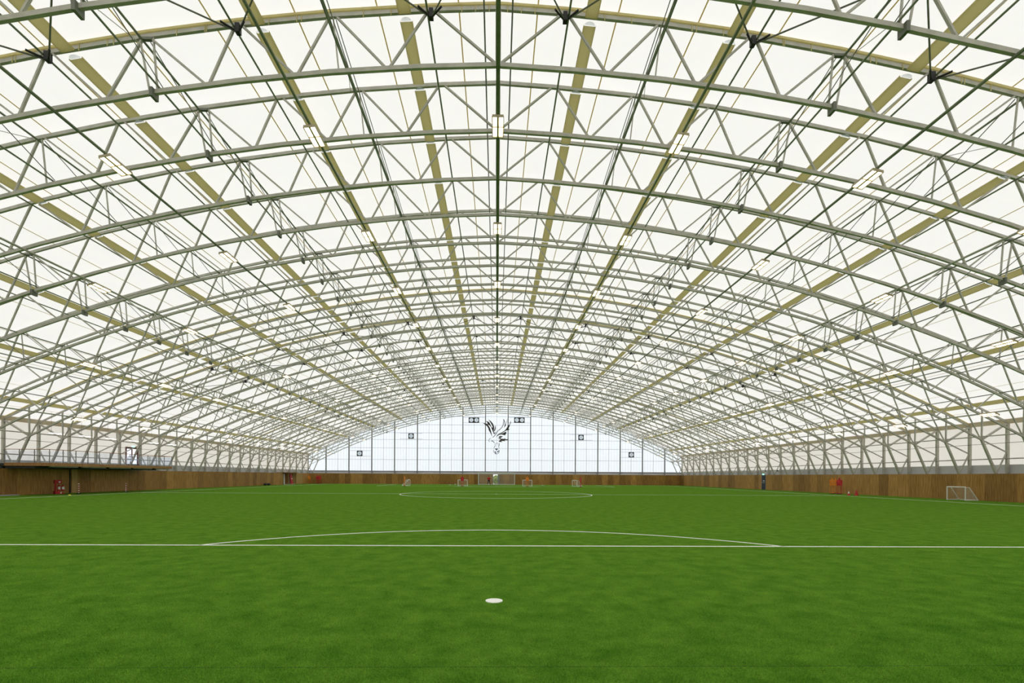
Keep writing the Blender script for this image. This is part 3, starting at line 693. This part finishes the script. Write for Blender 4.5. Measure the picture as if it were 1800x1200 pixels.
for s in (-1, 1):
    MB().tube([(s*3.66,0,0),(s*3.66,0,2.44)], .06, 10).build('post', 'white', gl)
    MB().tube([(s*3.66,0,2.44),(s*3.66,1.9,2.2)], .025, 6).build('net_stanchion', 'column_grey', gl)
    MB().tube([(s*3.66,1.9,2.2),(s*3.66,1.9,0)], .025, 6).build('net_stanchion', 'column_grey', gl)
MB().tube([(-3.72,0,2.44),(3.72,0,2.44)], .06, 10).build('crossbar', 'white', gl); MB().tube([(-3.66,1.9,.05),(3.66,1.9,.05)], .05, 8).build('ground_bar', 'white', gl)
net_mesh([((-3.66,0,2.42),(3.66,0,2.42),(3.66,1.9,2.2),(-3.66,1.9,2.2)), ((-3.66,1.9,2.2),(3.66,1.9,2.2),(3.66,1.9,.05),(-3.66,1.9,.05)),
 ((-3.66,0,.02),(-3.66,1.9,.02),(-3.66,1.9,2.2),(-3.66,0,2.42)), ((3.66,0,.02),(3.66,1.9,.02),(3.66,1.9,2.2),(3.66,0,2.42))], .12, .009).build('net', 'net', gl)

# ------------------------------------------------------------------ training mannequins
def mannequin(loc, rz, m, label, tilt=0, grp='free-kick mannequins'):
    o = empty('training_mannequin', (*loc, 0), rz); tag(o, label, 'mannequin', grp); o.rotation_euler = (tilt, 0, rz)
    pr = [(-.25,.92),(-.27,1.25),(-.27,1.46),(-.22,1.53),(-.07,1.56),(-.08,1.62),(-.085,1.70),(-.045,1.77),(.045,1.77),(.085,1.70),(.08,1.62),(.07,1.56),(.22,1.53),(.27,1.46),(.27,1.25),(.25,.92)]
    MB().prism(pr, lambda u, v, d: (u, -.05 + .09*(1-(u/.3)**2) + d, v), .035).build('torso', m, o)
    for x in (-.2, -.07, .07, .2): MB().tube([(x, .0, .06), (x, .0, 1.0)], .022, 6).build('strut', m, o)
    MB().box((-.24, -.02, .07), (.24, .03, .11)).build('foot_bar', m, o)
    MB().lathe([(.26,0),(.26,.05),(.10,.07)], (0,0,0), 18).build('base_weight', 'black', o); return o
mannequin(at(711, 853.9), math.pi*.42, 'orange', 'orange mannequin seen side-on at the small goal furthest left')
mannequin(at(812.6, 854.6), 0, 'red', 'red mannequin facing us before a small goal left of the big goal')
mannequin(at(927, 855.0), 0, 'orange', 'orange mannequin facing us before a small goal right of the big goal')
mannequin(at(1020.6, 855.9), -math.pi*.42, 'red', 'red mannequin seen side-on at the small goal furthest right')
mannequin((37.0, on_wall(1463, 37.0)), -.58, 'orange', 'orange mannequin against the right hoarding, nearer of two', 0)
mannequin((38.1, on_wall(1468.3, 38.1)), -.58, 'orange', 'orange mannequin against the right hoarding, further of two', 0)
mannequin((37.2, on_wall(1475.6, 37.2)), -.58, 'red', 'red mannequin against the right hoarding beside two orange ones', 0)
for k in range(2): mannequin((-37.0+.55*k, Y_TIM-.5-.2*k), .1*k, 'red', ('dark red mannequin in the far left corner, nearer the corner', 'dark red mannequin in the far left corner, further from the corner')[k])
o = mannequin((-38.1, Y_TIM-1.6), .25, 'orange', 'orange mannequin leaning over in the far left corner'); o.rotation_euler = (0, -.13, .2); o.location.z = .03

# ------------------------------------------------------------------ cones, poles, discs, balls
def cone(loc, h, bands, label):
    o = empty('traffic_cone', (*loc, 0)); tag(o, label, 'cone', 'training cones')
    MB().box((-h*.33,-h*.33,0),(h*.33,h*.33,.03)).build('base_plate', 'red', o)
    for z0, z1, m in bands:
        r = lambda z: h*.27*(1-z/1.0) + h*.05
        MB().lathe([(r(z0), .03+z0*(h-.03)), (r(z1), .03+z1*(h-.03))], (0,0,0), 14).build('cone_band', m, o)
cone(at(1491.8, 870.4), .42, ((0, .42, 'red'), (.42, 1, 'white')), 'small red cone with white upper half by the right hoarding')
cone(at(1505.5, 870.6), .56, ((0, 1, 'red'),), 'taller plain red cone by the right hoarding')
def pole(loc, h, label):
    o = empty('striped_pole', (*loc, 0)); tag(o, label, 'pole', 'striped slalom poles')
    MB().lathe([(.17,0),(.17,.04),(.07,.07)], (0,0,0), 16).build('base_weight', 'black', o)
    n = 9
    for k in range(n): MB().tube([(0,0,.06+(h-.06)*k/n),(0,0,.06+(h-.06)*(k+1)/n)], .042, 10).build('pole_band', 'white' if k % 2 == 0 else 'red', o)
pole(at(138.3, 867.6), .92, 'red and white striped pole beside the pale hoarding step')
pole(at(221.2, 864.6), .88, 'red and white striped pole below the balcony door')
o = MB().lathe([(.11,0),(.115,.01),(.05,.075),(.03,.08)], (0,0,0), 20).build('marker_disc', 'yellow', None, True); o.location = (*at(122.4, 870.6), 0); tag(o, 'yellow marker disc on the left touchline', 'marker')
def ball(px, py, m, label):
    b = bmesh.new(); bmesh.ops.create_icosphere(b, subdivisions=3, radius=.11); me = bpy.data.meshes.new('football'); b.to_mesh(me); b.free(); me.materials.append(M[m])
    for p_ in me.polygons: p_.use_smooth = True
    x, y = at(px, py); o = put('football', me, None, (x, y, .11)); tag(o, label, 'ball', 'loose footballs')
    pa = MB()
    for k in range(5):
        t = 2*math.pi*k/5; c = Vector((math.cos(t), -.5, math.sin(t))).normalized()*.108
        pa.prism([(.03*math.cos(q*2*math.pi/5), .03*math.sin(q*2*math.pi/5)) for q in range(5)], lambda u, v, d, c=c: c*1.0 + c.orthogonal().normalized()*u + c.cross(c.orthogonal()).normalized()*v + c.normalized()*(d), .004)
    pa.build('panel_print', 'black', o)
ball(853.8, 852.0, 'yellow', 'yellow football left of the person in the far goal')
ball(858.4, 852.2, 'white', 'white football at the feet of the person in the goal')
ball(800.4, 851.8, 'white', 'white football left of the small goal with a red mannequin')
ball(1303.6, 857.8, 'black', 'small dark ball beside the right hoarding before the navy door')
for k, (px, py) in enumerate(((466.5, 852.2), (472.5, 852.0))):
    me = blob(.24, 30+k, 3, (1.0, 1.7, .75), .05); me.materials.append(M['bag'])
    o = put('kit_bag', me); o.location = (-38.4, on_wall(px, -38.4), .17); tag(o, f'dark kit bag at the foot of the left hoarding, {"nearer" if k == 0 else "further"} of two', 'bag', 'kit bags by the hoarding')
    MB().tube([(0,-.28,.10),(0,-.15,.24),(0,.15,.24),(0,.28,.10)], .018, 6).build('strap', 'black', o)
o = empty('rubber_mat', (-38.4, on_wall(28, -38.4)-1.6, 0)); tag(o, 'grey rubber mat lying along the left hoarding by the camera', 'mat')
MB().box((-.28,-1.6,0),(.28,1.6,.07)).build('mat_body', 'grey_mat', o); MB().box((-.30,-1.62,.0),(.30,1.62,.03)).build('mat_edge', 'column_grey', o)

# fire point with two extinguishers
x, y = at(103, 867.8)
fp = empty('fire_point_stand', (x, y, 0), math.pi/2-.5); tag(fp, 'red fire point stand with alarm bell head by the left hoarding', 'fire point')
MB().prism([(-.30,.0),(.30,.0),(.34,.07),(.18,.12),(.05,.20),(-.12,.24),(-.30,.26)], lambda u, v, d: (u, -.2+d, v), .4).build('foot', 'red', fp)
MB().box((-.24,.06,.1),(-.14,.14,1.12)).build('back_post', 'red', fp); MB().box((-.3,-.1,.90),(.18,.14,1.2)).build('alarm_box', 'red', fp)
MB().prism([(.02+.07*math.cos(t*math.pi/8), 1.03+.07*math.sin(t*math.pi/8)) for t in range(16)], lambda u, v, d: (u, -.1-d, v), .04).build('bell', 'white', fp)
MB().prism([(.02,.05),(.14,.05),(.10,.2)], lambda u, v, d: (u, -.205-d, v), .01).build('label_plate', 'white', fp)
for k, dx in enumerate((-.02, .25)):
    c, s_ = math.cos(math.pi/2-.5), math.sin(math.pi/2-.5); ox, oy = dx, -.08
    o = empty('fire_extinguisher', (x + c*ox - s_*oy, y + s_*ox + c*oy, .27), math.pi/2-.5); tag(o, f'red fire extinguisher with white label on the fire point, {"left" if k == 0 else "right"} of two', 'extinguisher', 'extinguishers on the fire point')
    MB().lathe([(.10,0),(.112,.02),(.112,.40),(.05,.47),(.03,.49)], (0,0,0), 16).build('cylinder', 'red', o, True)
    MB().prism([(q, .12) for q in (-.09,-.05,0,.05,.09)] + [(q, .36) for q in (.09,.05,0,-.05,-.09)], lambda u, v, d: (u, -math.sqrt(.0130-u*u)-d, v), .006).build('label_plate', 'white', o)
    MB().box((-.02,-.09,.49),(.02,.05,.53)).build('valve', 'black', o)
for k, (yy, nm) in enumerate(((on_wall(1345, XC-.35, 828), 'further'), (on_wall(1366, XC-.35, 828), 'nearer'))):
    o = MB().box((-.06,-.16,-.07),(.06,.16,.07)).build('wall_camera', 'black'); MB().tube([(.05,0,0),(.22,0,-.1)], .02, 6).build('bracket', 'rod', o); o.location = (XC-.35, yy, 2.72); tag(o, f'small dark camera on a column above the right hoarding, {nm} of two', 'camera', 'wall cameras')

# ------------------------------------------------------------------ person in the far goal
def skin_mesh(name, verts, eds, rad, m, parent, sub=2):
    me = bpy.data.meshes.new(name); me.from_pydata(verts, eds, []); o = put(name, me, parent)
    o.modifiers.new('skin', 'SKIN').use_smooth_shade = True; sv = me.skin_vertices[0].data
    for k, r in enumerate(rad): sv[k].radius = (r, r) if not isinstance(r, tuple) else r
    sv[0].use_root = True
    ss = o.modifiers.new('sub', 'SUBSURF'); ss.levels = sub; ss.render_levels = sub
    me.materials.append(M[m]); return o
px_, py_ = at(859.3, 851.9)
per = empty('person', (px_, py_, 0), .1); tag(per, 'person in red jacket and black trousers standing with back turned in the goal', 'person')
V = [(0,0,.95),(0,0,1.12),(0,0.01,1.32),(0,0,1.47),(0,0,1.56),(0,.01,1.665),
     (.10,0,.90),(.17,-.02,.50),(.24,.02,.08),(.25,-.14,.03), (-.10,0,.90),(-.17,-.02,.50),(-.24,.02,.08),(-.25,-.14,.03),
     (.17,0,1.42),(.27,.03,1.18),(.20,.16,1.02),(.13,.22,.99), (-.17,0,1.42),(-.27,.03,1.18),(-.20,.16,1.02),(-.13,.22,.99), (0,.0,1.75),(0,.15,1.655),(.125,.01,1.665),(-.125,.01,1.665)]
Ed = [(0,1),(1,2),(2,3),(3,4),(4,5),(0,6),(6,7),(7,8),(8,9),(0,10),(10,11),(11,12),(12,13),(3,14),(14,15),(15,16),(16,17),(3,18),(18,19),(19,20),(20,21),(5,22),(5,23),(5,24),(5,25)]
Rd = [.13,.13,.14,.10,.062,.118,.085,.058,.04,.035,.085,.058,.04,.035,.055,.045,.033,.03,.055,.045,.033,.03,.10,.022,.022,.022]
skin_mesh('body', V, Ed, Rd, 'skin', per)
JV = [(0,0,.86)] + [V[k] for k in (1,2,3,14,15,16,18,19,20)] + [(0,0,1.555)]; JE = [(0,1),(1,2),(2,3),(3,4),(4,5),(5,6),(3,7),(7,8),(8,9),(3,10)]
skin_mesh('jacket', JV, JE, [.16,.165,.18,.15,.10,.075,.056,.10,.075,.056,.09], 'cloth_red', per)
TV = [V[k] for k in (0,6,7,8,10,11,12)]; TE = [(0,1),(1,2),(2,3),(0,4),(4,5),(5,6)]
skin_mesh('trousers', TV, TE, [.145,.11,.082,.06,.11,.082,.06], 'cloth_black', per)
skin_mesh('hair', [(0,-.045,1.62),(0,-.03,1.74),(0,.02,1.79)], [(0,1),(1,2)], [.115,.122,.095], 'hair', per)
for s in (-1, 1): MB().lathe([(.004,-.012),(.013,0),(.004,.012)], (s*.038,.112,1.685), 8).build('eye', 'black', per)
MB().box((-.028,.100,1.605),(.028,.118,1.613)).build('mouth', 'darkred', per)
for s in (-1, 1): skin_mesh('shoe', [(s*.24,.03,.05),(s*.25,-.17,.04)], [(0,1)], [.055,.05], 'cloth_black', per, 1)
for s in (-1, 1):
    hv, he, hr = [(s*.13,.22,.99),(s*.10,.27,.96)], [(0,1)], [.035,.034]
    for q in range(4): hv += [(s*(.075+.018*q),.30,.945),(s*(.07+.018*q),.34,.925)]; he += [(1,2+2*q),(2+2*q,3+2*q)]; hr += [.010,.008]
    hv += [(s*.07,.24,.985),(s*.05,.27,.98)]; he += [(0,10),(10,11)]; hr += [.011,.009]
    skin_mesh('hand', hv, he, hr, 'skin', per, 1)

# ------------------------------------------------------------------ turf pile close to the camera
def pile():
    N = 1100000
    z = 3.6 + (19.0-3.6)*rng.random(N)**1.3
    keep = rng.random(N) < np.clip((19.0 - z)/14.0, 0, 1)**1.2; z = z[keep]; N = len(z)
    x = (rng.random(N)*2-1)*z*1.12; X = X_CAM + x + .03*z; Y = Y_CAM + z
    a = rng.random(N)*2*np.pi; h = .010 + .014*rng.random(N); w = .0012 + .0010*rng.random(N)
    lean = .018*rng.random(N); la = rng.random(N)*2*np.pi
    v = np.empty((N, 3, 3)); cx, cy = np.cos(a)*w, np.sin(a)*w
    v[:,0,0] = X-cx; v[:,0,1] = Y-cy; v[:,0,2] = 0; v[:,1,0] = X+cx; v[:,1,1] = Y+cy; v[:,1,2] = 0
    v[:,2,0] = X+np.cos(la)*lean; v[:,2,1] = Y+np.sin(la)*lean; v[:,2,2] = h
    white = (np.hypot(X, Y-11) < .12) | (np.abs(Y-16.5) < LW/2) | ((np.abs(np.hypot(X, Y-11)-9.15) < LW/2) & (Y > 16.5))
    for sel, nm, m, par in ((~white, 'turf_pile', 'fibre', None),):
        vv = v[sel].reshape(-1, 3); n = len(vv)//3
        me = bpy.data.meshes.new(nm); me.vertices.add(3*n); me.loops.add(3*n); me.polygons.add(n)
        me.vertices.foreach_set('co', vv.ravel()); me.loops.foreach_set('vertex_index', np.arange(3*n, dtype=np.int32))
        me.polygons.foreach_set('loop_start', np.arange(0, 3*n, 3, dtype=np.int32)); me.polygons.foreach_set('loop_total', np.full(n, 3, dtype=np.int32))
        me.update(); me.validate(); me.materials.append(M[m]); o = put(nm, me, par)
        if par is None: tag(o, 'short green turf fibres standing on the nearest part of the pitch', 'grass', kind='stuff')
        else: o['kind'] = 'stuff'
pile()
